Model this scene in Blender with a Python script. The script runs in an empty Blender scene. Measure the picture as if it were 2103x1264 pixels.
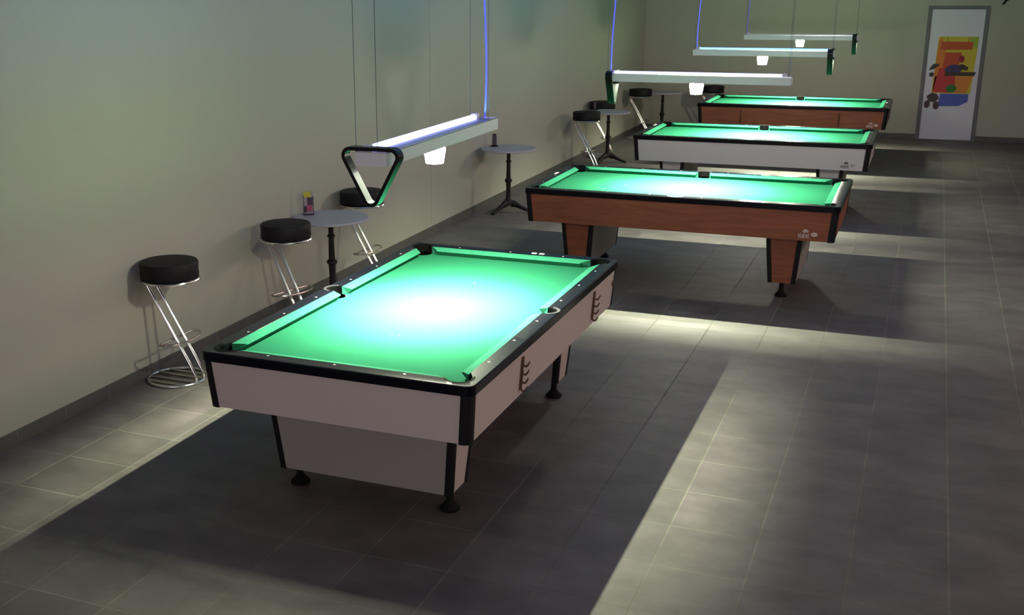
import bpy, bmesh, math, random
from mathutils import Vector, Matrix
random.seed(7)
PI = math.pi
SC = bpy.context.scene
COL = SC.collection

# ------------------------------------------------------------------ camera
CAM = Vector((2.3401, -5.4985, 2.4566))
YAW, PITCH, ROLL = -0.4072, 0.2868, -0.0103
cd = bpy.data.cameras.new('camera')
cam = bpy.data.objects.new('camera', cd)
COL.objects.link(cam)
fwd = Vector((math.sin(YAW)*math.cos(PITCH), math.cos(YAW)*math.cos(PITCH), -math.sin(PITCH)))
rt = Vector((math.cos(YAW), -math.sin(YAW), 0))
up = rt.cross(fwd)
r2 = math.cos(ROLL)*rt + math.sin(ROLL)*up
u2 = -math.sin(ROLL)*rt + math.cos(ROLL)*up
M = Matrix((r2, u2, -fwd)).transposed().to_4x4()
M.translation = CAM
cam.matrix_world = M
cd.sensor_fit = 'HORIZONTAL'
cd.sensor_width = 36.0
cd.lens = 2337.5/2103*36
cd.shift_x = (1051.5-887.87)/2103
cd.shift_y = (652.5-632)/2103
cd.clip_start = 0.05
cd.clip_end = 60
SC.camera = cam

# ------------------------------------------------------------------ world, exposure
wd = bpy.data.worlds.new('world')
SC.world = wd
wd.use_nodes = True
wd.node_tree.nodes['Background'].inputs[0].default_value = (0.02, 0.022, 0.03, 1)
wd.node_tree.nodes['Background'].inputs[1].default_value = 0.3
SC.view_settings.view_transform = 'Standard'
SC.view_settings.look = 'None'
SC.view_settings.gamma = 1
SC.view_settings.exposure = 0.0
SC.view_settings.use_curve_mapping = False
# lamp strengths
CUP_E = 400.0        # frosted glass cup in the middle of each lamp
BULB_E = 60.0      # bulb seen through the open bottom of the cup
SPOT_W = 2100.0        # hot centre thrown straight down by the reflector bulb
STRIP_W = 188.0      # long diffuser under each beam
UP_W = 30.0         # blue-white tubes on top of the beams

# unseen fill lights added to lift the table panels, left wall and floor shadows
def area_light(name, loc, size, power, color, rot=(0, 0, 0), parent=None, spread=PI):
    l = bpy.data.lights.new(name, 'AREA')
    l.shape = 'RECTANGLE'; l.size = size[0]; l.size_y = size[1]
    l.energy = power; l.color = color; l.spread = spread
    o = bpy.data.objects.new(name, l); COL.objects.link(o)
    o.location = loc; o.rotation_euler = rot; o.parent = parent
    return o
hall = area_light('added_fill_back', (1.8, -9.3, 1.5), (6, 1.8), 105, (1.0, 0.86, 1.0), rot=(PI/2, 0, 0))  # added fill behind the camera for the table fronts, not a window
hall2 = area_light('added_fill_side', (7.1, -0.5, 1.4), (7, 1.6), 26, (1.0, 0.80, 0.76), rot=(PI/2, 0, PI/2))  # added low fill from the right for the table sides
hall3 = area_light('added_fill_high', (5.6, 2.5, 3.25), (1.2, 12), 150, (1.0, 0.70, 0.66), rot=(0, math.radians(50), 0))  # added fill, tilted to brighten the left wall and right floor

# ------------------------------------------------------------------ materials
def nm(name):
    m = bpy.data.materials.new(name); m.use_nodes = True
    nt = m.node_tree
    return m, nt, nt.nodes['Principled BSDF']
def mat(name, col, rough=0.5, metal=0.0, spec=0.5, noise=0.0, scale=20.0, emit=None, es=0.0, bump=0.0, coat=0.0):
    m, nt, b = nm(name)
    b.inputs['Base Color'].default_value = (*col, 1)
    b.inputs['Roughness'].default_value = rough
    b.inputs['Metallic'].default_value = metal
    b.inputs['Specular IOR Level'].default_value = spec
    b.inputs['Coat Weight'].default_value = coat
    if noise or bump:
        tc = nt.nodes.new('ShaderNodeTexCoord')
        n = nt.nodes.new('ShaderNodeTexNoise'); n.inputs['Scale'].default_value = scale; n.inputs['Detail'].default_value = 5
        nt.links.new(tc.outputs['Object'], n.inputs['Vector'])
        if noise:
            r = nt.nodes.new('ShaderNodeMapRange'); r.inputs[3].default_value = 1-noise; r.inputs[4].default_value = 1+noise
            nt.links.new(n.outputs['Fac'], r.inputs[0])
            v = nt.nodes.new('ShaderNodeVectorMath'); v.operation = 'SCALE'
            v.inputs[0].default_value = col
            nt.links.new(r.outputs[0], v.inputs['Scale'])
            nt.links.new(v.outputs[0], b.inputs['Base Color'])
        if bump:
            bp = nt.nodes.new('ShaderNodeBump'); bp.inputs['Strength'].default_value = bump; bp.inputs['Distance'].default_value = 0.002
            nt.links.new(n.outputs['Fac'], bp.inputs['Height']); nt.links.new(bp.outputs[0], b.inputs['Normal'])
    if emit:
        b.inputs['Emission Color'].default_value = (*emit, 1)
        b.inputs['Emission Strength'].default_value = es
    return m

def mat_floor():
    m, nt, b = nm('slate_tile')
    tc = nt.nodes.new('ShaderNodeTexCoord')
    mp = nt.nodes.new('ShaderNodeMapping'); mp.inputs['Location'].default_value = (1.7539, -2.1964+0.4*20, 0)
    nt.links.new(tc.outputs['Object'], mp.inputs['Vector'])
    br = nt.nodes.new('ShaderNodeTexBrick')
    br.offset = 0.0; br.squash = 1.0
    br.inputs['Scale'].default_value = 1.0
    br.inputs['Brick Width'].default_value = 0.399
    br.inputs['Row Height'].default_value = 0.399
    br.inputs['Mortar Size'].default_value = 0.0045
    br.inputs['Mortar Smooth'].default_value = 0.3
    br.inputs['Bias'].default_value = 0.0
    br.inputs['Color1'].default_value = (0.095, 0.082, 0.082, 1)
    br.inputs['Color2'].default_value = (0.118, 0.102, 0.101, 1)
    br.inputs['Mortar'].default_value = (0.17, 0.165, 0.145, 1)
    nt.links.new(mp.outputs[0], br.inputs['Vector'])
    n = nt.nodes.new('ShaderNodeTexNoise'); n.inputs['Scale'].default_value = 3.2; n.inputs['Detail'].default_value = 9; n.inputs['Roughness'].default_value = 0.62
    mp2 = nt.nodes.new('ShaderNodeMapping'); mp2.inputs['Scale'].default_value = (1.0, 1.5, 1)
    nt.links.new(tc.outputs['Object'], mp2.inputs['Vector']); nt.links.new(mp2.outputs[0], n.inputs['Vector'])
    r = nt.nodes.new('ShaderNodeMapRange'); r.inputs[1].default_value = 0.3; r.inputs[2].default_value = 0.7; r.inputs[3].default_value = 0.72; r.inputs[4].default_value = 1.28
    nt.links.new(n.outputs['Fac'], r.inputs[0])
    v = nt.nodes.new('ShaderNodeVectorMath'); v.operation = 'SCALE'
    nt.links.new(br.outputs['Color'], v.inputs[0]); nt.links.new(r.outputs[0], v.inputs['Scale'])
    nt.links.new(v.outputs[0], b.inputs['Base Color'])
    rr = nt.nodes.new('ShaderNodeMapRange'); rr.inputs[3].default_value = 0.62; rr.inputs[4].default_value = 0.85
    nt.links.new(br.outputs['Fac'], rr.inputs[0]); nt.links.new(rr.outputs[0], b.inputs['Roughness'])
    bp = nt.nodes.new('ShaderNodeBump'); bp.inputs['Strength'].default_value = 0.35; bp.inputs['Distance'].default_value = 0.002; bp.invert = True
    nt.links.new(br.outputs['Fac'], bp.inputs['Height']); nt.links.new(bp.outputs[0], b.inputs['Normal'])
    sp = nt.nodes.new('ShaderNodeMapRange'); sp.inputs[3].default_value = 0.52; sp.inputs[4].default_value = 0.0
    nt.links.new(br.outputs['Fac'], sp.inputs[0]); nt.links.new(sp.outputs[0], b.inputs['Specular IOR Level'])
    return m

MF = mat_floor()
MW = mat('wall_paint', (0.39, 0.37, 0.315), 0.75, spec=0.25, noise=0.03, scale=60, bump=0.15)
MC = mat('ceiling_paint', (0.42, 0.42, 0.43), 0.9)
MSK = mat('skirting_tile', (0.085, 0.080, 0.075), 0.5, noise=0.2, scale=9)
MGR = mat('skirting_grout', (0.20, 0.195, 0.18), 0.8)
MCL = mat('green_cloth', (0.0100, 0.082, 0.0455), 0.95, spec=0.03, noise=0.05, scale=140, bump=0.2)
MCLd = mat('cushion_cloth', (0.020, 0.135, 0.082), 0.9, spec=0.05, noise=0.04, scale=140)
MRL = mat('black_rail_laminate', (0.0028, 0.0034, 0.0060), 0.26, spec=0.2, noise=0.3, scale=35, bump=0.1)
MBK = mat('black_trim', (0.005, 0.005, 0.006), 0.55, spec=0.3)
MLE = mat('black_leather', (0.0016, 0.0016, 0.0016), 0.8, spec=0.05)
MRB = mat('black_rubber', (0.005, 0.005, 0.005), 0.8, spec=0.2)
MBE = mat('beige_laminate', (0.60, 0.53, 0.47), 0.6, noise=0.03, scale=80)
MWH = mat('white_laminate', (0.60, 0.585, 0.61), 0.6, noise=0.03, scale=80)
def mat_wood(name, c1, c2):
    m, nt, b = nm(name)
    tc = nt.nodes.new('ShaderNodeTexCoord')
    mp = nt.nodes.new('ShaderNodeMapping'); mp.inputs['Scale'].default_value = (14, 1.6, 14)
    n = nt.nodes.new('ShaderNodeTexNoise'); n.inputs['Scale'].default_value = 2.5; n.inputs['Detail'].default_value = 7
    cr = nt.nodes.new('ShaderNodeValToRGB')
    cr.color_ramp.elements[0].position = 0.3; cr.color_ramp.elements[0].color = (*c1, 1)
    cr.color_ramp.elements[1].position = 0.7; cr.color_ramp.elements[1].color = (*c2, 1)
    nt.links.new(tc.outputs['Object'], mp.inputs[0]); nt.links.new(mp.outputs[0], n.inputs[0])
    nt.links.new(n.outputs['Fac'], cr.inputs[0]); nt.links.new(cr.outputs[0], b.inputs['Base Color'])
    b.inputs['Roughness'].default_value = 0.55
    return m
MWD = mat_wood('brown_wood_laminate', (0.21, 0.062, 0.028), (0.31, 0.098, 0.043))
MCH = mat('chrome', (0.75, 0.74, 0.72), 0.16, metal=1.0)
MCHD = mat('worn_chrome', (0.55, 0.52, 0.46), 0.25, metal=1.0)
MSI = mat('silver_plate', (0.75, 0.75, 0.75), 0.35, metal=0.6)
MPE = mat('pearl_inlay', (0.22, 0.22, 0.21), 0.4)
MRG = mat('grey_pocket_ring', (0.030, 0.030, 0.032), 0.6, spec=0.2)
MDT = mat('dark_dot', (0.010, 0.012, 0.012), 0.8)
MBZ = mat('bronze', (0.13, 0.085, 0.035), 0.45, metal=0.5)
MST = mat('black_vinyl', (0.006, 0.005, 0.007), 0.6, spec=0.25, bump=0.2, scale=90)
MTT = mat('lilac_grey_tabletop', (0.40, 0.38, 0.44), 0.5)
MIR = mat('black_cast_iron', (0.008, 0.007, 0.006), 0.55, spec=0.3, bump=0.2, scale=60)
MAL = mat('opal_housing', (0.50, 0.49, 0.52), 0.4, emit=(1.0, 0.95, 1.0), es=0.07)
MSH = mat('tray_floor', (0.36, 0.32, 0.52), 0.5)
MBF = mat('grey_baffle', (0.10, 0.10, 0.10), 0.7)
MPP = mat('grey_end_panel', (0.34, 0.32, 0.275), 0.6, noise=0.03, scale=80)
MALb = mat('silver_edge_trim', (0.85, 0.85, 0.84), 0.22, metal=0.8)
MRK = mat('black_glossy_plastic', (0.004, 0.005, 0.005), 0.22, spec=0.35)
MCUP = mat('lit_glass_shade', (0.9, 0.9, 0.85), 0.4, emit=(1.0, 0.95, 0.76), es=CUP_E)
MBULB = mat('lit_bulb', (0.9, 0.9, 0.85), 0.4, emit=(1.0, 0.97, 0.76), es=BULB_E)
MTUB = {k: mat('lit_tube_'+k, (0.8, 0.8, 0.9), 0.4, emit=c, es=s) for k, c, s in (
    ('bright', (0.42, 0.50, 1.0), 3.6), ('second', (0.42, 0.44, 1.0), 3.0), ('third', (0.14, 0.34, 1.0), 2.6))}
MTOFF = mat('unlit_tube', (0.7, 0.74, 0.7), 0.3)
MCORD = mat('cord_painted_glow', (0.04, 0.05, 0.25), 0.4, emit=(0.10, 0.13, 1.0), es=0.95)  # blue tube light on the cord, put in as emission
MCORDd = mat('cord_painted_glow_dim', (0.05, 0.05, 0.2), 0.4, emit=(0.12, 0.12, 0.75), es=0.5)  # same painted blue light, weaker, for the farthest lamp
MWIRE = mat('steel_wire', (0.05, 0.055, 0.055), 0.8, spec=0.1)
MDOOR = mat('door_leaf_paint', (0.62, 0.59, 0.70), 0.5)
MDFR = mat('door_frame_paint', (0.12, 0.12, 0.135), 0.5)

# ------------------------------------------------------------------ mesh helpers
def link(name, bm, m, parent=None, smooth=False, bevel=0.0):
    if bevel:
        bmesh.ops.bevel(bm, geom=list(bm.edges), offset=bevel, segments=2, affect='EDGES', clamp_overlap=True)
    bmesh.ops.recalc_face_normals(bm, faces=list(bm.faces))
    me = bpy.data.meshes.new(name); bm.to_mesh(me); bm.free()
    me.materials.append(m)
    if smooth:
        for p in me.polygons: p.use_smooth = True
        me.set_sharp_from_angle(angle=math.radians(40))
    o = bpy.data.objects.new(name, me); COL.objects.link(o); o.parent = parent
    return o
def tag(o, label=None, cat=None, group=None, kind=None):
    if label: o['label'] = label
    if cat: o['category'] = cat
    if group: o['group'] = group
    if kind: o['kind'] = kind
    return o
def thing(name, loc, rotz=0.0):
    o = bpy.data.objects.new(name, None); COL.objects.link(o)
    o.empty_display_size = 0.1
    o.location = loc; o.rotation_euler = (0, 0, rotz)
    return o
def box(bm, x0, x1, y0, y1, z0, z1):
    v = [bm.verts.new(p) for p in ((x0,y0,z0),(x1,y0,z0),(x1,y1,z0),(x0,y1,z0),(x0,y0,z1),(x1,y0,z1),(x1,y1,z1),(x0,y1,z1))]
    for f in ((0,3,2,1),(4,5,6,7),(0,1,5,4),(1,2,6,5),(2,3,7,6),(3,0,4,7)): bm.faces.new([v[i] for i in f])
    return bm
def B(*a):
    return box(bmesh.new(), *a)
def loft(bm, rings, cap=True, closed=True):
    vs = [[bm.verts.new(p) for p in r] for r in rings]
    n = len(rings[0])
    for a, b in zip(vs[:-1], vs[1:]):
        for i in range(n if closed else n-1):
            j = (i+1) % n
            bm.faces.new((a[i], a[j], b[j], b[i]))
    if cap and closed:
        bm.faces.new(vs[0][::-1]); bm.faces.new(vs[-1])
    return bm
def lathe(bm, prof, seg=32, c=(0, 0)):
    """prof: list of (radius, z)"""
    rings = [[(c[0]+r*math.cos(2*PI*i/seg), c[1]+r*math.sin(2*PI*i/seg), z) for i in range(seg)] for r, z in prof]
    return loft(bm, rings)
def tube(bm, pts, r, seg=10, closed=False):
    pts = [Vector(p) for p in pts]; n = len(pts)
    rings = []; prev = None
    for i, p in enumerate(pts):
        if closed: t = (pts[(i+1) % n]-pts[i-1]).normalized()
        else: t = (pts[min(i+1, n-1)]-pts[max(i-1, 0)]).normalized()
        if prev is None:
            a = Vector((0, 0, 1)) if abs(t.z) < 0.9 else Vector((1, 0, 0))
            nrm = t.cross(a).normalized()
        else:
            nrm = (prev - t*prev.dot(t)).normalized()
        prev = nrm; bn = t.cross(nrm)
        rr = r[i] if isinstance(r, (list, tuple)) else r
        rings.append([p + rr*(math.cos(2*PI*k/seg)*nrm + math.sin(2*PI*k/seg)*bn) for k in range(seg)])
    if closed: rings.append(rings[0]); 
    if closed:
        vs = [[bm.verts.new(q) for q in rg] for rg in rings[:-1]]
        for i in range(n):
            a, b = vs[i], vs[(i+1) % n]
            for k in range(seg): bm.faces.new((a[k], a[(k+1) % seg], b[(k+1) % seg], b[k]))
        return bm
    return loft(bm, rings)
def arc(cx, cy, r, a0, a1, n):
    return [(cx+r*math.cos(a0+(a1-a0)*i/n), cy+r*math.sin(a0+(a1-a0)*i/n)) for i in range(n+1)]
def prism(bm, poly, z0, z1):
    return loft(bm, [[(x, y, z0) for x, y in poly], [(x, y, z1) for x, y in poly]])
def copy_tree(o, parent=None):
    c = o.copy(); COL.objects.link(c); c.parent = parent
    for ch in list(o.children): copy_tree(ch, c)
    return c

# ------------------------------------------------------------------ the room
WX = -2.144; BY = 14.1; RX = 7.2; FY = -9.5; CH = 3.4
tag(link('floor', B(WX-0.2, RX+0.2, FY-0.2, BY+0.2, -0.1, 0.0), MF), kind='structure')
tag(link('ceiling', B(WX-0.2, RX+0.2, FY-0.2, BY+0.2, CH, CH+0.1), MC), kind='structure')
# left wall of two boards with the vertical joint the photograph shows
bm = B(WX-0.15, WX, FY, 4.897, 0, CH); box(bm, WX-0.15, WX, 4.903, BY, 0, CH); box(bm, WX-0.15, WX-0.004, 4.895, 4.905, 0, CH)
tag(link('wall_left', bm, MW), kind='structure')
DX0, DX1, DH = 2.222, 3.078, 2.032
bm = B(WX, DX0, BY, BY+0.15, 0, CH); box(bm, DX1, RX, BY, BY+0.15, 0, CH); box(bm, DX0, DX1, BY, BY+0.15, DH, CH)
tag(link('wall_back', bm, MW), kind='structure')
tag(link('wall_right', B(RX, RX+0.15, FY, BY, 0, CH), MW), kind='structure')
tag(link('wall_front', B(WX, RX, FY-0.15, FY, 0, CH), MW), kind='structure')
def skirting(name, horizontal, a0, a1, off, joint0):
    root = thing(name, (0, 0, 0)); tag(root, kind='structure')
    bm = bmesh.new(); g = bmesh.new()
    if horizontal: box(bm, a0, a1, off-0.010, off, 0, 0.08)
    else: box(bm, off, off+0.010, a0, a1, 0, 0.08)
    link('skirting_tiles', bm, MSK, root)
    p = joint0
    while p < a1:
        if p > a0:
            if horizontal: box(g, p-0.0015, p+0.0015, off-0.0108, off-0.0098, 0, 0.08)
            else: box(g, off+0.0098, off+0.0108, p-0.0015, p+0.0015, 0, 0.08)
        p += 0.399
    link('tile_joints', g, MGR, root)
skirting('baseboard_left', False, FY, BY-0.011, WX, -0.19-0.399*22)
skirting('baseboard_back', True, WX+0.011, DX0-0.002, BY, -1.754)
skirting('baseboard_right', True, DX1+0.002, RX, BY, DX1)

# door in the back wall
dr = thing('door_1', ((DX0+DX1)/2, BY, 0)); tag(dr, kind='structure')
hw = (DX1-DX0)/2
bm = B(-hw, -hw+0.05, -0.012, 0.12, 0, DH); box(bm, hw-0.05, hw, -0.012, 0.12, 0, DH); box(bm, -hw+0.05, hw-0.05, -0.012, 0.12, DH-0.05, DH)
link('door_frame', bm, MDFR, dr)
link('door_leaf', B(-hw+0.053, hw-0.053, 0.012, 0.055, 0.006, DH-0.053), MDOOR, dr)
link('door_wall_backing', B(-hw, hw, 0.12, 0.15, 0, DH), MDFR, dr)

# ------------------------------------------------------------------ pool tables
HW, HL, HZ = 0.693, 1.254, 0.80
NX, NY = 0.558, 1.118          # cushion noses
IX, IY = 0.611, 1.171          # inner edge of the rails
BED = 0.754
PK = [(sx*0.590, sy*1.150, 0.060) for sx in (-1, 1) for sy in (-1, 1)] + [(sx*0.622, 0.0, 0.056) for sx in (-1, 1)]
def ray_rect(c, s, hx, hy):
    return min(hx/abs(c) if abs(c) > 1e-9 else 1e9, hy/abs(s) if abs(s) > 1e-9 else 1e9)
def ray_round(c, s, hx, hy, r):
    t = ray_rect(c, s, hx, hy); x, y = abs(c*t), abs(s*t)
    if x > hx-r and y > hy-r:
        cx, cy = hx-r, hy-r; C, S = abs(c), abs(s)
        b = C*cx+S*cy; disc = b*b-(cx*cx+cy*cy-r*r)
        if disc >= 0: return b+math.sqrt(disc)
    return t
def ray_circ(c, s, p, far):
    b = c*p[0]+s*p[1]; disc = b*b-(p[0]**2+p[1]**2-p[2]**2)
    if disc < 0 or b < 0: return None
    return b+math.sqrt(disc) if far else b-math.sqrt(disc)
def angles():
    A = set()
    for i in range(240): A.add(2*PI*i/240)
    for x, y, r in PK:
        a = math.atan2(y, x); d = math.asin(min(1, r/math.hypot(x, y)))
        for k in range(-26, 27): A.add((a+d*k/25.0) % (2*PI))
    for hx, hy in ((IX, IY), (HW, HL)):
        for sx in (-1, 1):
            for sy in (-1, 1):
                a = math.atan2(sy*hy, sx*hx) % (2*PI); A.add(a)
    return sorted(A)
ANG = angles()
def inner_r(a):
    c, s = math.cos(a), math.sin(a)
    t = ray_rect(c, s, IX, IY)
    for p in PK:
        q = ray_circ(c, s, p, True)
        if q: t = max(t, q)
    return t
def bed_r(a):
    c, s = math.cos(a), math.sin(a)
    t = ray_rect(c, s, IX, IY)
    for p in PK:
        q = ray_circ(c, s, p, False)
        if q: t = min(t, q)
    return t

def build_table(body, posts, label, loc, rotz, plates=(), brackets=(), logo=None, long_feet=True):
    root = thing('pool_table', loc, rotz)
    tag(root, label, 'pool table', 'pool tables standing one behind the other')
    # rail frame: ring with pocket scallops, rounded outer edge
    bm = bmesh.new()
    def P(a, r, z): return bm.verts.new((math.cos(a)*r, math.sin(a)*r, z))
    rows = []
    for a in ANG:
        c, s = math.cos(a), math.sin(a)
        ri = inner_r(a); ro = ray_round(c, s, HW, HL, 0.045); ro2 = ray_round(c, s, HW-0.006, HL-0.006, 0.040)
        rows.append([P(a, ri, BED-0.012), P(a, ri, HZ-0.002), P(a, ri+0.003, HZ), P(a, ro2, HZ), P(a, ro, HZ-0.006), P(a, ro, HZ-0.045), P(a, ro2-0.016, HZ-0.050)])
    n = len(rows)
    for i in range(n):
        a, b = rows[i], rows[(i+1) % n]
        for k in range(6): bm.faces.new((a[k], b[k], b[k+1], a[k+1]))
        bm.faces.new((a[6], b[6], b[0], a[0]))
    link('rail_frame', bm, MRL, root, smooth=True)
    # cloth bed with holes at the pockets
    bm = bmesh.new()
    c0 = bm.verts.new((0, 0, BED)); top = [bm.verts.new((math.cos(a)*bed_r(a)*0.999, math.sin(a)*bed_r(a)*0.999, BED)) for a in ANG]
    low = [bm.verts.new((v.co.x, v.co.y, BED-0.02)) for v in top]
    for i in range(n):
        j = (i+1) % n
        bm.faces.new((c0, top[i], top[j])); bm.faces.new((top[i], low[i], low[j], top[j]))
    bed = link('playing_cloth', bm, MCL, root)
    for y in (NY/2, -NY/2):
        bm = bmesh.new(); lathe(bm, [(0.006, BED+0.0002), (0.0055, BED+0.0009)], 12)
        o = link('cloth_spot', bm, MPE if y > 0 else MDT, bed); o.location = (0 if y > 0 else -0.012, y, 0)
        if y < 0:
            o2 = o.copy(); COL.objects.link(o2); o2.parent = bed; o2.location = (0.024, y, 0)
    # cushions
    def cushion(nose, back, horiz, sign):
        # cross-section points (offset from nose line outward, z) with along-range (a0..a1) at each
        W = (IX-NX)
        sec = [(W, HZ-0.002, back), (0.004, HZ-0.013, nose), (0.0, HZ-0.018, nose), (0.024, BED+0.0005, nose), (W, BED+0.0005, back)]
        bm = bmesh.new(); rings = []
        for e in (0, 1):
            ring = []
            for off, z, rng in sec:
                al = rng[e]
                if horiz: ring.append((al, sign*(NY+off), z))
                else: ring.append((sign*(NX+off), al, z))
            rings.append(ring)
        loft(bm, rings)
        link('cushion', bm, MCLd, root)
    for sx in (-1, 1):
        for sy in (-1, 1):
            nose = (sy*0.066, sy*1.040); back = (sy*0.050, sy*1.092)
            cushion(nose, back, False, sx)
    for sy in (-1, 1): cushion((-0.480, 0.480), (-0.532, 0.532), True, sy)
    # pockets: leather cups and collars
    for i, (x, y, r) in enumerate(PK):
        a = math.atan2(y, x)
        bm = bmesh.new()
        lathe(bm, [(r-0.0015, BED-0.001), (r-0.004, BED-0.04), (r-0.010, BED-0.10), (r-0.025, BED-0.125), (r-0.030, BED-0.122), (r-0.014, BED-0.098), (r-0.008, BED-0.04), (r-0.006, BED-0.001)], 28)
        # floor of the cup
        lathe(bm, [(r-0.024, BED-0.126), (r-0.024, BED-0.120)], 28)
        # leather lining standing against the back of the opening
        nb = 22; w0 = a-PI*0.5; w1 = a+PI*0.5
        pr, qr = [], []
        for k in range(nb+1):
            t = w0+(w1-w0)*k/nb
            pr.append(((r-0.001)*math.cos(t), (r-0.001)*math.sin(t))); qr.append(((r-0.006)*math.cos(t), (r-0.006)*math.sin(t)))
        prism(bm, pr+qr[::-1], BED-0.003, HZ-0.003)
        o = link('pocket', bm, MLE, root, smooth=True); o.location = (x, y, 0)
        # collar ring set in the rail top
        bm = bmesh.new(); ro = r+(0.015 if i >= 4 else 0.010); span = PI*0.52 if i < 4 else PI*0.42
        pr, qr = [], []
        for k in range(nb+1):
            t = a-span+2*span*k/nb
            pr.append((ro*math.cos(t), ro*math.sin(t))); qr.append(((r+0.0006)*math.cos(t), (r+0.0006)*math.sin(t)))
        prism(bm, pr+qr[::-1], HZ-0.002, HZ+0.0012)
        c = link('pocket_collar', bm, MRG if i >= 4 else MLE, o)
    # inlaid sights
    a0, u = 0.208, 0.348
    pts = [(sx*0.636, sy*(a0+k*u)) for sx in (-1, 1) for sy in (-1, 1) for k in range(3)] + [(k*u, sy*1.196) for sy in (-1, 1) for k in (-1, 0, 1)]
    first = None
    for x, y in pts:
        if first is None:
            bm = bmesh.new(); lathe(bm, [(0.0068, HZ-0.001), (0.0065, HZ+0.0008), (0.004, HZ+0.0012)], 16)
            s = first = link('sight', bm, MPE, root)
        else:
            s = first.copy(); COL.objects.link(s); s.parent = root
        s.location = (x, y, 0)
    for x, y, w, d in plates:
        bm = B(-w/2, w/2, -d/2, d/2, HZ-0.0005, HZ+0.0035)
        o = link('silver_plate', bm, MSI, root); o.location = (x, y, 0)
    # apron leaning inwards, with black corner posts
    zt, zb = HZ-0.048, 0.52
    t0, t1 = 0.012, 0.030
    def ring(t, z, r=0.03):
        hx, hy = HW-t, HL-t
        out = []
        for cx, cy, b in ((hx-r, hy-r, 0), (-(hx-r), hy-r, PI/2), (-(hx-r), -(hy-r), PI), (hx-r, -(hy-r), 1.5*PI)):
            out += [(x, y, z) for x, y in arc(cx, cy, r, b, b+PI/2, 6)]
        return out
    bm = bmesh.new()
    loft(bm, [ring(t0, zt), ring(t1, zb), ring(t1+0.02, zb), ring(t1+0.02, zb+0.02)])
    apron = link('apron', bm, body, root, smooth=True)
    for sx in (-1, 1):
        for sy in (-1, 1):
            bm = bmesh.new(); rings = []
            for t, z in ((t0-0.004, zt+0.001), (t1-0.004, zb-0.003)):
                hx, hy, r = HW-t, HL-t, 0.034; L = 0.052
                pts = [(hx, hy-L)] + arc(hx-r, hy-r, r, 0, PI/2, 6) + [(hx-L, hy), (hx-L, hy-0.02), (hx-0.02, hy-0.02), (hx-0.02, hy-L)]
                rings.append([(sx*x, sy*y, z) for x, y in pts])
            loft(bm, rings)
            link('corner_post', bm, MBK, root, smooth=True)
    # brackets for cues on a long side (x = +side)
    for side, y in brackets:
        zc0, zc1 = 0.545, 0.725
        def xa(z): return (HW-(t0+(t1-t0)*(zt-z)/(zt-zb)))
        bm = bmesh.new()
        rings = []
        for z in (zc0+0.01, (zc0+zc1)/2, zc1):
            X = xa(z); rings.append([(side*(X+0.001), y-0.006, z), (side*(X+0.012), y-0.006, z), (side*(X+0.012), y+0.006, z), (side*(X+0.001), y+0.006, z)])
        loft(bm, rings)
        br = link('cue_bracket', bm, MBZ, root)
        for k in range(4):
            z = zc0+0.012+k*0.043; X = xa(z)+0.009
            pts = [(side*(X+0.030*(1-math.cos(q))/1.0*0.9), y, z-0.010*math.sin(q)) for q in [PI*0.5*j/5 for j in range(6)]]
            pts = [(side*(X+0.034*j/6), y, z+0.010*((j/6)**2)*2.0-0.012*math.sin(PI*j/6)) for j in range(7)]
            hk = bmesh.new(); tube(hk, pts, [0.0055, 0.0055, 0.0055, 0.005, 0.0045, 0.004, 0.003], 8)
            link('hook', hk, MBZ, br, smooth=True)
    # pedestals
    for sy in (-1, 1):
        ztp, zbp = zb+0.021, 0.12
        def sect(hx, y0, y1, z): return [(-hx, y0, z), (hx, y0, z), (hx, y1, z), (-hx, y1, z)]
        top = (0.505, 0.700, 0.985); bot = (0.465, 0.735, 0.950)
        bm = bmesh.new()
        loft(bm, [sect(bot[0]-0.004, sy*(bot[1]+0.004), sy*(bot[2]-0.004), zbp), sect(top[0]-0.004, sy*(top[1]+0.004), sy*(top[2]-0.004), ztp)])
        ped = link('pedestal', bm, body, root)
        for k in (1, 2):
            d = 0.0045 if k == 2 else -0.0045
            hx0, hx1 = bot[0]-0.030, top[0]-0.030
            bm = bmesh.new()
            rings = []
            for hx, yy, z in ((hx0, bot[k], zbp+0.001), (hx1, top[k], ztp)):
                yo = yy-(0.002 if k == 2 else -0.002); yi = yo-d
                rings.append([(-hx, sy*yo, z), (hx, sy*yo, z), (hx, sy*yi, z), (-hx, sy*yi, z)])
            loft(bm, rings); link('end_panel', bm, MPP, ped)
        for px in (-1, 1):
            for ey in (0, 1):
                L = 0.036; rings = []
                for (hx, y0, y1), z in ((bot, zbp-0.003), (top, ztp)):
                    ye = y1 if ey else y0; d = -1 if ey else 1
                    r = 0.010
                    rings.append([(px*x, sy*y, z) for x, y in ((hx-0.0, ye+d*L), (hx, ye+d*r), (hx-r*0.3, ye+d*r*0.3), (hx-r, ye), (hx-L, ye), (hx-L, ye+d*0.012), (hx-0.012, ye+d*0.012), (hx-0.012, ye+d*L))])
                bm = bmesh.new(); loft(bm, rings); link('pedestal_post', bm, MBK, ped)
            bm = bmesh.new(); lathe(bm, [(0.048, 0.0), (0.050, 0.012), (0.032, 0.030), (0.018, 0.050), (0.018, 0.121)], 20)
            f = link('levelling_foot', bm, MRB, ped, smooth=True); f.location = (px*0.414, sy*0.842, 0)
    bm = B(-0.55, 0.55, -1.12, 1.12, zb+0.02, zb+0.035)
    link('underside_board', bm, MBK, root)
    if logo: logo(root)
    return root

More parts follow.
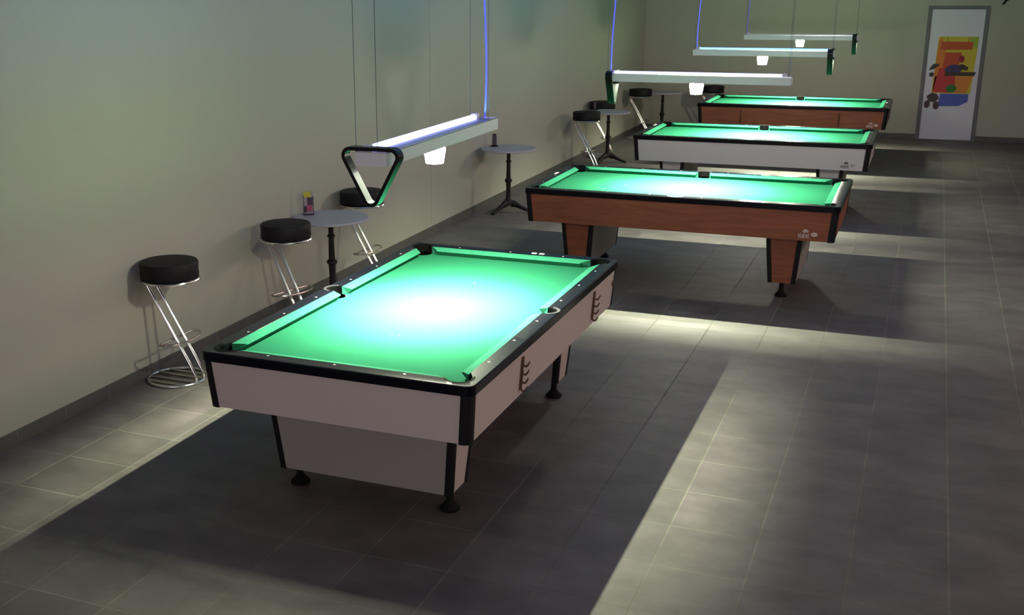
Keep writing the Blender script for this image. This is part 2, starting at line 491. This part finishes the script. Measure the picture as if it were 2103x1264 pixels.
MINKW = mat('pale_print', (0.62, 0.50, 0.46), 0.6)
MINKD = mat('dark_print', (0.10, 0.09, 0.10), 0.6)
def logo_maker(ink, ink2, x_side, ypos):
    """small printed emblem on the long side x = x_side: a word-like row of strokes, a peak and an oval"""
    def go(root):
        s = x_side; z0 = 0.552
        X = HW-0.012-0.018*(0.752-z0)/0.232
        e = bmesh.new()
        def put(bm, y0, y1, za, zb):
            def xx(z): return s*(HW-0.012-0.018*(0.752-z)/0.232+0.0008)
            vs = [bm.verts.new(p) for p in ((xx(za), ypos+s*y0, za), (xx(za), ypos+s*y1, za), (xx(zb), ypos+s*y1, zb), (xx(zb), ypos+s*y0, zb))]
            r = bmesh.ops.extrude_face_region(bm, geom=[bm.faces.new(vs)])
            for v in [g for g in r['geom'] if isinstance(g, bmesh.types.BMVert)]: v.co.x += s*0.0012
        for k, (w, h) in enumerate(((0.010, 0.02), (0.006, 0.030), (0.012, 0.018), (0.006, 0.034), (0.010, 0.02), (0.008, 0.026))):
            put(e, 0.014*k, 0.014*k+w, z0, z0+h)
        put(e, 0.0, 0.085, z0-0.008, z0-0.003)
        put(e, 0.030, 0.075, z0+0.036, z0+0.050)
        put(e, 0.042, 0.066, z0+0.050, z0+0.060)
        em = link('printed_emblem', e, ink, root)
        b = bmesh.new()
        pr = [(0.118+0.026*math.cos(2*PI*k/18), 0.022+0.017*math.sin(2*PI*k/18)) for k in range(18)]
        xo = lambda z: s*(HW-0.012-0.018*(0.752-z)/0.232+0.0008)
        loft(b, [[(xo(z0+q), ypos+s*p, z0+q) for p, q in pr], [(xo(z0+q)+s*0.0012, ypos+s*p, z0+q) for p, q in pr]])
        link('emblem_oval', b, ink2, em)
    return go

T1 = build_table(MBE, MBK, 'pool table with beige panels, nearest the camera, standing lengthwise', (0, 0, 0), 0,
                 plates=((0.155, 1.212, 0.034, 0.020), (0.205, 1.212, 0.034, 0.020)), brackets=((1, -0.563), (1, 0.722)))
# the three others stand across the hall: local -x faces the camera's side after turning
RZ = PI/2
# rotation +90 deg: local (x,y) -> world (-y, x); world near side (-Y) = local -x ; world +X = local -y
T2 = build_table(MWD, MBK, 'brown wood pool table standing crosswise just behind the beige one', (0.576, 4.145, 0), RZ,
                 plates=((0.12, 1.222, 0.10, 0.022),), logo=logo_maker(MINKW, MINKW, -1, -0.96))
T3 = build_table(MWH, MBK, 'white panelled pool table between the two brown wood ones', (0.620, 7.765, 0), RZ,
                 plates=((0.30, 1.220, 0.12, 0.022),), logo=logo_maker(MINKD, mat('faint_print', (0.42, 0.40, 0.41), 0.6), -1, -0.96))
T4 = build_table(MWD, MBK, 'brown wood pool table farthest away, near the back wall', (0.645, 11.44, 0), RZ,
                 plates=((0.10, -1.190, 0.06, 0.020),), brackets=((-1, -0.635), (-1, 0.648)), logo=logo_maker(MINKW, MINKW, -1, -0.99))
# dark round lock on the beige table
bm = bmesh.new(); lathe(bm, [(0.0, 0.0), (0.016, 0.0), (0.018, 0.004), (0.014, 0.010), (0.0, 0.012)][1:4], 20)
lk = link('lock', bm, MBZ, T1, smooth=True); lk.rotation_euler = (0, PI/2, 0); lk.location = (HW-0.020, 1.165, 0.665)

# ------------------------------------------------------------------ lamps
def rounded_tri(w, h, r, n=7):
    # point-down triangle, corners (-w/2,0),(w/2,0),(0,-h), rounded
    C = [Vector((-w/2, 0)), Vector((w/2, 0)), Vector((0, -h))]
    out = []
    for i in range(3):
        p, a, b = C[i], C[i-1], C[(i+1) % 3]
        d1 = (a-p).normalized(); d2 = (b-p).normalized()
        ang = d1.angle(d2); L = r/math.tan(ang/2)
        s = p+d1*L; e = p+d2*L; cen = p+(d1+d2).normalized()*(r/math.sin(ang/2))
        a0 = math.atan2(s.y-cen.y, s.x-cen.x); a1 = math.atan2(e.y-cen.y, e.x-cen.x)
        while a1-a0 > PI: a1 -= 2*PI
        while a1-a0 < -PI: a1 += 2*PI
        out += [Vector((cen.x+r*math.cos(a0+(a1-a0)*k/n), cen.y+r*math.sin(a0+(a1-a0)*k/n))) for k in range(n+1)]
    return out
def build_lamp(loc, rotz, tubemat, cordend, label, upw, cord_dim=False, cordx=0.0):
    """beam along local y, origin at beam centre bottom (z=1.64)"""
    L = 0.752; W = 0.078; z0, z1 = 0.0, 0.062
    root = thing('billiard_lamp', loc, rotz)
    tag(root, label, 'lamp', 'beam lamps hanging over the pool tables')
    # U tray
    bm = B(-W, -W+0.004, -L, L, z0, z1); box(bm, W-0.004, W, -L, L, z0, z1)
    box(bm, -W+0.004, W-0.004, -L, -L+0.004, z0, z1); box(bm, -W+0.004, W-0.004, L-0.004, L, z0, z1)
    link('beam_housing', bm, MAL, root)
    link('tray_floor', B(-W+0.004, W-0.004, -L+0.004, L-0.004, z0+0.0550, z0+0.0575), MSH, root)
    for sx in (-1, 1):
        a, b = sorted((sx*0.057, sx*(W-0.0045)))
        link('baffle', B(a, b, -L+0.0045, L-0.0045, z0, z0+0.003), MBF, root)
    bm = bmesh.new()
    for sx in (-1, 1): box(bm, sx*W-0.005, sx*W+0.005, -L-0.003, L+0.003, z1, z1+0.005)
    for sy in (-1, 1): box(bm, -W+0.005, W-0.005, sy*L-0.004, sy*L+0.004, z1, z1+0.005)
    link('edge_trim', bm, MALb, root)
    bm = bmesh.new(); tube(bm, [(-0.044, -L+0.07, z1+0.008), (-0.044, L-0.07, z1+0.008)], 0.017, 14)
    link('tube', bm, tubemat, root, smooth=True)
    for sy in (-1, 1):
        y0, y1 = sorted((sy*(L-0.07), sy*(L-0.035)))
        link('tube_holder', B(-0.064, -0.024, y0, y1, z0+0.0575, z1+0.030), MAL, root)
    # glass shade cup in the middle
    bm = bmesh.new()
    lathe(bm, [(0.030, 0.0), (0.052, -0.006), (0.058, -0.018), (0.046, -0.092), (0.042, -0.093), (0.041, -0.090)], 32)
    cup = link('glass_shade', bm, MCUP, root, smooth=True)
    bm = bmesh.new(); lathe(bm, [(0.030, -0.0905), (0.028, -0.0935), (0.015, -0.0955)], 24)
    link('bulb', bm, MBULB, cup, smooth=True)
    # suspension wires and the cord
    for sy in (-1, 1):
        for sx in (-1, 1):
            bm = bmesh.new(); x = sx*0.055-0.030
            tube(bm, [(x, sy*(L-0.02), z1), (x, sy*(L-0.02), CH-loc[2])], 0.0012, 6)
            link('wire', bm, MWIRE, root)
    y = cordend*(L-0.03); H = CH-loc[2]
    pts = []
    for k in range(25):
        t = k/24; z = z1+(H-z1)*t
        dx = cordx*0.5 + 0.020*math.sin(t*6.2+0.4)*math.exp(-t) 
        pts.append((dx if rotz == 0 else 0.0, y + (0.0 if rotz == 0 else 0.016*math.sin(t*6.2+1.2)-0.012), z))
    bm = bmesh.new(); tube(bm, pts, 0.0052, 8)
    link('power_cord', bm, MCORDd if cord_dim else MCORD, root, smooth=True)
    # light given downwards by the diffuser and the cup
    area_light('strip_light', (0, 0, z0+0.0535), (0.016, 2*L-0.10), STRIP_W, (0.93, 1.0, 0.68), parent=root, spread=math.radians(128))
    s = bpy.data.lights.new('reflector_bulb', 'SPOT'); s.energy = SPOT_W; s.color = (1.0, 0.88, 0.84)
    s.spot_size = math.radians(102); s.spot_blend = 1.0; s.shadow_soft_size = 0.02
    o = bpy.data.objects.new('reflector_bulb', s); COL.objects.link(o); o.parent = root; o.location = (0, 0, -0.098)
    if upw:
        area_light('tube_light', (0.03, 0, z1+0.034), (0.05, 2*L-0.1), upw, (0.12, 0.30, 1.0), rot=(PI, 0, 0), parent=root)
    return root
LZ = 1.638
L1 = build_lamp((0, -0.02, LZ), 0, MTUB['bright'], 1, 'lit beam lamp over the nearest table, its tubes the brightest blue-white', UP_W)
L2 = build_lamp((0.580, 4.14, LZ), RZ, MTUB['second'], 1, 'lit beam lamp over the second table, ball rack on its left end', UP_W*1.5)
L3 = build_lamp((0.625, 7.76, LZ), RZ, MTUB['third'], 1, 'lit beam lamp over the white table, thin blue tube and rack on right end', UP_W*1.5)
L4 = build_lamp((0.640, 11.42, LZ), RZ, MTOFF, 1, 'beam lamp over the farthest table, with no blue tube lit', 0, cord_dim=True)

def build_rack():
    root = thing('ball_rack', (0, 0, 0))
    path = rounded_tri(0.325, 0.300, 0.034)
    n = len(path); rings = []
    cen = Vector((0, -0.1))
    bm = bmesh.new(); d = 0.028; th = 0.017
    vs = []
    for i, p in enumerate(path):
        t = (path[(i+1) % n]-path[i-1]).normalized(); nr = Vector((t.y, -t.x))
        if nr.dot(p-cen) < 0: nr = -nr
        o_, i_ = p+nr*th/2, p-nr*th/2
        vs.append([bm.verts.new(q) for q in ((o_.x, -d, o_.y), (o_.x, -d*0.8, o_.y+0), (o_.x, d, o_.y), (i_.x, d, i_.y), (i_.x, -d, i_.y))])
    for i in range(n):
        a, b = vs[i], vs[(i+1) % n]
        for k in range(5): bm.faces.new((a[k], a[(k+1) % 5], b[(k+1) % 5], b[k]))
    link('rack_frame', bm, MRK, root, smooth=True)
    return root
rk = build_rack()
spots = [((-0.006, -0.745, LZ+0.078), 0.0, 'black triangle ball rack hanging on the near end of the front lamp'),
         ((-0.128, 4.14, LZ+0.078), RZ, 'black triangle ball rack hanging from the left end of the second lamp'),
         ((1.340, 7.76, LZ+0.078), RZ, 'black triangle ball rack hanging from the right end of the third lamp'),
         ((1.355, 11.42, LZ+0.078), RZ, 'black triangle ball rack hanging on the lamp above the farthest table')]
for i, (p, r, lb) in enumerate(spots):
    o = rk if i == 0 else copy_tree(rk)
    o.location = p; o.rotation_euler = (0, 0, r)
    tag(o, lb, 'ball rack', 'triangle racks hung on the lamps')

# ------------------------------------------------------------------ bar stools
def build_stool():
    root = thing('bar_stool', (0, 0, 0))
    bm = bmesh.new()
    lathe(bm, [(0.150, 0.682), (0.178, 0.685), (0.184, 0.700), (0.180, 0.735), (0.184, 0.775), (0.176, 0.788), (0.120, 0.795), (0.03, 0.797)], 40)
    link('seat', bm, MST, root, smooth=True)
    bm = bmesh.new(); tube(bm, [(0.184*math.cos(2*PI*k/40), 0.184*math.sin(2*PI*k/40), 0.674) for k in range(40)], 0.009, 8, closed=True)
    lathe(bm, [(0.176, 0.668), (0.176, 0.681)], 32)
    link('seat_ring', bm, MCH, root, smooth=True)
    for s in (-1, 1):
        y = s*0.042
        bm = bmesh.new()
        pts = [(-0.10, y, 0.655), (-0.135, y, 0.652), (-0.152, y, 0.640), (-0.150, y, 0.620)]
        for k in range(1, 9): 
            t = k/9; pts.append((-0.150+(0.178+0.150-0.02)*t, y, 0.620+(0.085-0.620)*t))
        pts += [(0.168, y, 0.060), (0.172, y, 0.035), (0.172, y, 0.014)]
        tube(bm, pts, 0.0115, 12)
        link('leg', bm, MCH, root, smooth=True)
    # D-shaped footrest round the legs
    zf = 0.285; xf = -0.150+0.308*(0.620-zf)/0.535
    pts = [(xf-0.024, -0.185+0.37*k/8, zf) for k in range(9)]
    pts += [(xf-0.024+0.118*math.sin(PI*k/16)**0.8, 0.185*math.cos(PI*k/16), zf) for k in range(1, 16)]
    bm = bmesh.new(); tube(bm, pts, 0.0078, 8, closed=True); link('footrest', bm, MCHD, root, smooth=True)
    bm = bmesh.new(); tube(bm, [(0.186*math.cos(2*PI*k/44), 0.186*math.sin(2*PI*k/44), 0.011) for k in range(44)], 0.010, 10, closed=True)
    link('base_ring', bm, MCH, root, smooth=True)
    for y in (-0.115, -0.042, 0.042, 0.115):
        h = math.sqrt(0.182**2-y*y)
        bm = bmesh.new(); tube(bm, [(-h, y, 0.011), (h, y, 0.011)], 0.0085, 8); link('base_bar', bm, MCHD, root, smooth=True)
    return root
st = build_stool()
SG = 'bar stools along the left wall'
for i, (x, y, r, lb) in enumerate([
        (-1.945, 0.255, 0.0, 'bar stool standing alone beside the near end of the beige pool table'),
        (-1.850, 1.540, -0.27, 'bar stool left of the table that holds the yellow-topped menu stand'),
        (-1.930, 2.935, -0.06, 'bar stool seen through the hanging ball rack of the nearest lamp'),
        (-1.785, 9.300, -0.17, 'bar stool in front of the third small round table, nearer of its pair'),
        (-1.930, 10.640, 0.12, 'bar stool behind the third small round table, partly behind a hanging rack'),
        (-1.868, 12.730, 0.0, 'bar stool left of the farthest small round table'),
        (-0.890, 13.640, 0.0, 'bar stool near the back wall, half hidden by the glowing shade')]):
    o = st if i == 0 else copy_tree(st)
    o.location = (x, y, 0); o.rotation_euler = (0, 0, r)
    tag(o, lb, 'bar stool', SG)

# ------------------------------------------------------------------ small round tables
def build_bistro():
    root = thing('bistro_table', (0, 0, 0))
    bm = bmesh.new(); lathe(bm, [(0.294, 0.690), (0.300, 0.694), (0.300, 0.706), (0.296, 0.710)], 56); link('table_top', bm, MTT, root, smooth=True)
    bm = bmesh.new()
    lathe(bm, [(0.075, 0.689), (0.070, 0.680), (0.022, 0.672), (0.020, 0.60), (0.021, 0.575), (0.030, 0.568), (0.031, 0.556), (0.021, 0.548), (0.024, 0.42),
               (0.026, 0.375), (0.040, 0.362), (0.042, 0.345), (0.028, 0.332), (0.024, 0.25), (0.028, 0.16), (0.044, 0.120), (0.048, 0.085), (0.035, 0.075)], 24)
    link('column', bm, MIR, root, smooth=True)
    for k, a in enumerate((-1.97, 0.21, 2.30)):
        bm = bmesh.new(); c, s = math.cos(a), math.sin(a)
        rad = [0.03, 0.08, 0.14, 0.20, 0.235, 0.262]; zz = [0.098, 0.092, 0.060, 0.032, 0.020, 0.0145]; w = [0.030, 0.026, 0.021, 0.019, 0.020, 0.013]; h = [0.040, 0.036, 0.026, 0.020, 0.019, 0.0140]
        rings = []
        for r_, z_, w_, h_ in zip(rad, zz, w, h):
            ring = []
            for j in range(10):
                q = 2*PI*j/10; lx = w_*math.cos(q); lz = h_*math.sin(q)
                ring.append((c*r_-s*lx, s*r_+c*lx, max(0.0, z_+lz)))
            rings.append(ring)
        loft(bm, rings); link('foot', bm, MIR, root, smooth=True)
    return root
bt = build_bistro()
BT = [(-1.830, 2.190, 'lilac-grey round table holding the yellow-topped menu stand'),
      (-1.804, 6.265, 'round table with no stools beside it, near the far end of the front lamp'),
      (-1.700, 10.120, 'round table between two stools, under the second lamp\'s ball rack'),
      (-1.606, 13.190, 'farthest round table, only its column clearly showing')]
for i, (x, y, lb) in enumerate(BT):
    o = bt if i == 0 else copy_tree(bt)
    o.location = (x, y, 0)
    tag(o, lb, 'table', 'small round tables along the left wall')

# ------------------------------------------------------------------ menu stands
MY = mat('yellow_card', (0.50, 0.46, 0.04), 0.5); MPU = mat('purple_card', (0.050, 0.028, 0.060), 0.5)
MPK = mat('pink_card', (0.40, 0.07, 0.16), 0.5); MLG = mat('grey_card', (0.30, 0.27, 0.30), 0.5)
ms = thing('menu_stand', (-2.035, 2.215, 0.710), 0.42)
tag(ms, 'upright menu stand with yellow top and purple and pink picture, on a round table', 'menu stand')
link('stand_base', B(-0.042, 0.042, -0.025, 0.025, 0.0, 0.010), MPU, ms, bevel=0.002)
link('card', B(-0.036, 0.036, -0.004, 0.004, 0.010, 0.185), MLG, ms)
cdp = ms.children[1]
link('yellow_heading', B(-0.034, 0.022, -0.0055, -0.0041, 0.140, 0.184), MY, cdp)
link('dark_picture', B(-0.008, 0.034, -0.0055, -0.0041, 0.078, 0.139), MPU, cdp)
link('pink_picture', B(-0.012, 0.030, -0.0055, -0.0041, 0.030, 0.077), MPK, cdp)
link('dark_strip', B(-0.036, -0.014, -0.0055, -0.0041, 0.020, 0.070), MPU, cdp)
bm = bmesh.new()
for sx in (-1, 1): box(bm, sx*0.038-0.002, sx*0.038+0.002, -0.005, 0.005, 0.010, 0.150)
link('side_rails', bm, MRK, ms)
def small_stand(loc, w, h, label, rot):
    r = thing('card_holder', loc, rot)
    tag(r, label, 'card holder')
    bm = bmesh.new(); lathe(bm, [(w*1.15, 0), (w*1.2, 0.006), (w*0.9, 0.014)], 24); link('holder_base', bm, MRK, r, smooth=True)
    link('folded_card', B(-w*0.62, w*0.62, -0.006, 0.006, 0.014, h), MPU, r, bevel=0.002)
    link('card_cap', B(-w*0.5, w*0.5, -0.007, 0.007, h, h+0.012), MRK, r, bevel=0.002)
small_stand((-1.995, 6.330, 0.710), 0.040, 0.125, 'dark narrow card holder on the stool-less round table', 0.4)
small_stand((-1.930, 10.235, 0.710), 0.030, 0.115, 'small dark card holder on the round table between two stools', 0.4)

# ------------------------------------------------------------------ poster on the door
pp = thing('door_poster', (2.686, BY+0.0105, 0), 0.0)
tag(pp, 'yellow and orange poster with red and blue shapes stuck on the door', 'poster')
def pc(name, col, pts, lvl, parent=pp):
    bm = bmesh.new(); y0 = -0.0006*lvl; 
    loft(bm, [[(x-2.686, y0, z) for x, z in pts], [(x-2.686, y0-0.0005, z) for x, z in pts]])
    return link(name, bm, mat(name+'_print', col, 0.6), parent)
def blob(cx, cz, rx, rz, n=14, j=0.12, seed=1):
    rnd = random.Random(seed)
    return [(cx+rx*math.cos(2*PI*k/n)*(1+rnd.uniform(-j, j)), cz+rz*math.sin(2*PI*k/n)*(1+rnd.uniform(-j, j))) for k in range(n)]
sheet = pc('poster_sheet', (0.55, 0.42, 0.03), [(2.39, 0.72), (2.94, 0.72), (2.975, 1.577), (2.41, 1.577)], 1)
pc('blue_patch', (0.07, 0.10, 0.42), [(2.50, 0.52), (2.80, 0.53), (2.92, 0.60), (2.92, 0.715), (2.52, 0.715)], 1)
pc('orange_field', (0.62, 0.17, 0.02), [(2.40, 0.75), (2.52, 0.98), (2.54, 1.33), (2.46, 1.57), (2.42, 1.50), (2.405, 1.0)], 2, sheet)
pc('orange_floor', (0.62, 0.20, 0.03), [(2.40, 0.73), (2.88, 0.73), (2.95, 0.98), (2.42, 0.98)], 2, sheet)
pc('green_corner', (0.30, 0.42, 0.04), [(2.87, 1.40), (2.965, 1.40), (2.972, 1.572), (2.86, 1.572)], 2, sheet)
sb = pc('red_signboard', (0.48, 0.075, 0.015), [(2.452, 1.375), (2.900, 1.385), (2.905, 1.500), (2.452, 1.500)], 3, sheet)
pc('sign_strings', (0.16, 0.09, 0.02), [(2.532, 1.50), (2.540, 1.50), (2.545, 1.575), (2.537, 1.575)], 3, sb)
pc('sign_string', (0.16, 0.09, 0.02), [(2.832, 1.50), (2.840, 1.50), (2.845, 1.575), (2.837, 1.575)], 3, sb)
pc('red_block', (0.50, 0.06, 0.02), [(2.50, 1.02), (2.72, 1.02), (2.76, 1.34), (2.53, 1.34)], 3, sheet)
pc('dark_red_spot', (0.28, 0.01, 0.02), blob(2.765, 1.245, 0.045, 0.055, seed=4), 4, sheet)
pc('red_shape', (0.50, 0.035, 0.035), [(2.41, 0.74), (2.62, 0.73), (2.72, 0.80), (2.70, 1.00), (2.62, 1.10), (2.47, 1.10), (2.44, 0.95)], 4)
pc('purple_shape', (0.045, 0.035, 0.13), blob(2.665, 1.085, 0.115, 0.075, seed=2), 5)
pc('dark_bar', (0.045, 0.030, 0.020), [(2.55, 0.985), (2.965, 0.99), (2.99, 1.050), (2.56, 1.045)], 6)
pc('dark_wing', (0.035, 0.022, 0.022), [(2.74, 1.09), (2.86, 1.07), (2.875, 1.12), (2.79, 1.165), (2.745, 1.16)], 6)
pc('dark_curve', (0.035, 0.022, 0.030), [(2.325, 1.065), (2.40, 1.09), (2.46, 1.14), (2.46, 1.165), (2.38, 1.165), (2.335, 1.11)], 6)
pc('dark_spot', (0.035, 0.022, 0.030), blob(2.365, 1.00, 0.035, 0.035, seed=5), 6)
pc('green_ball', (0.015, 0.17, 0.03), blob(2.665, 0.795, 0.075, 0.062, 24, 0.0), 6)
pc('dark_foot', (0.07, 0.035, 0.045), blob(2.345, 0.545, 0.045, 0.065, seed=7), 5)
pc('dark_foot', (0.07, 0.035, 0.045), blob(2.475, 0.535, 0.050, 0.065, seed=8), 5)
pc('dark_cluster', (0.06, 0.04, 0.05), blob(2.42, 0.655, 0.085, 0.07, seed=9), 5)

# dark hook high on the back wall, right of the door
hk = bmesh.new(); tube(hk, [(3.24, BY-0.004, 2.055), (3.243, BY-0.03, 2.065), (3.275, BY-0.05, 2.11), (3.33, BY-0.05, 2.135)], [0.010, 0.013, 0.014, 0.012], 8)
tag(link('wall_hook', hk, MRB, None, smooth=True), 'small dark hook on the back wall, high up right of the door', 'hook')
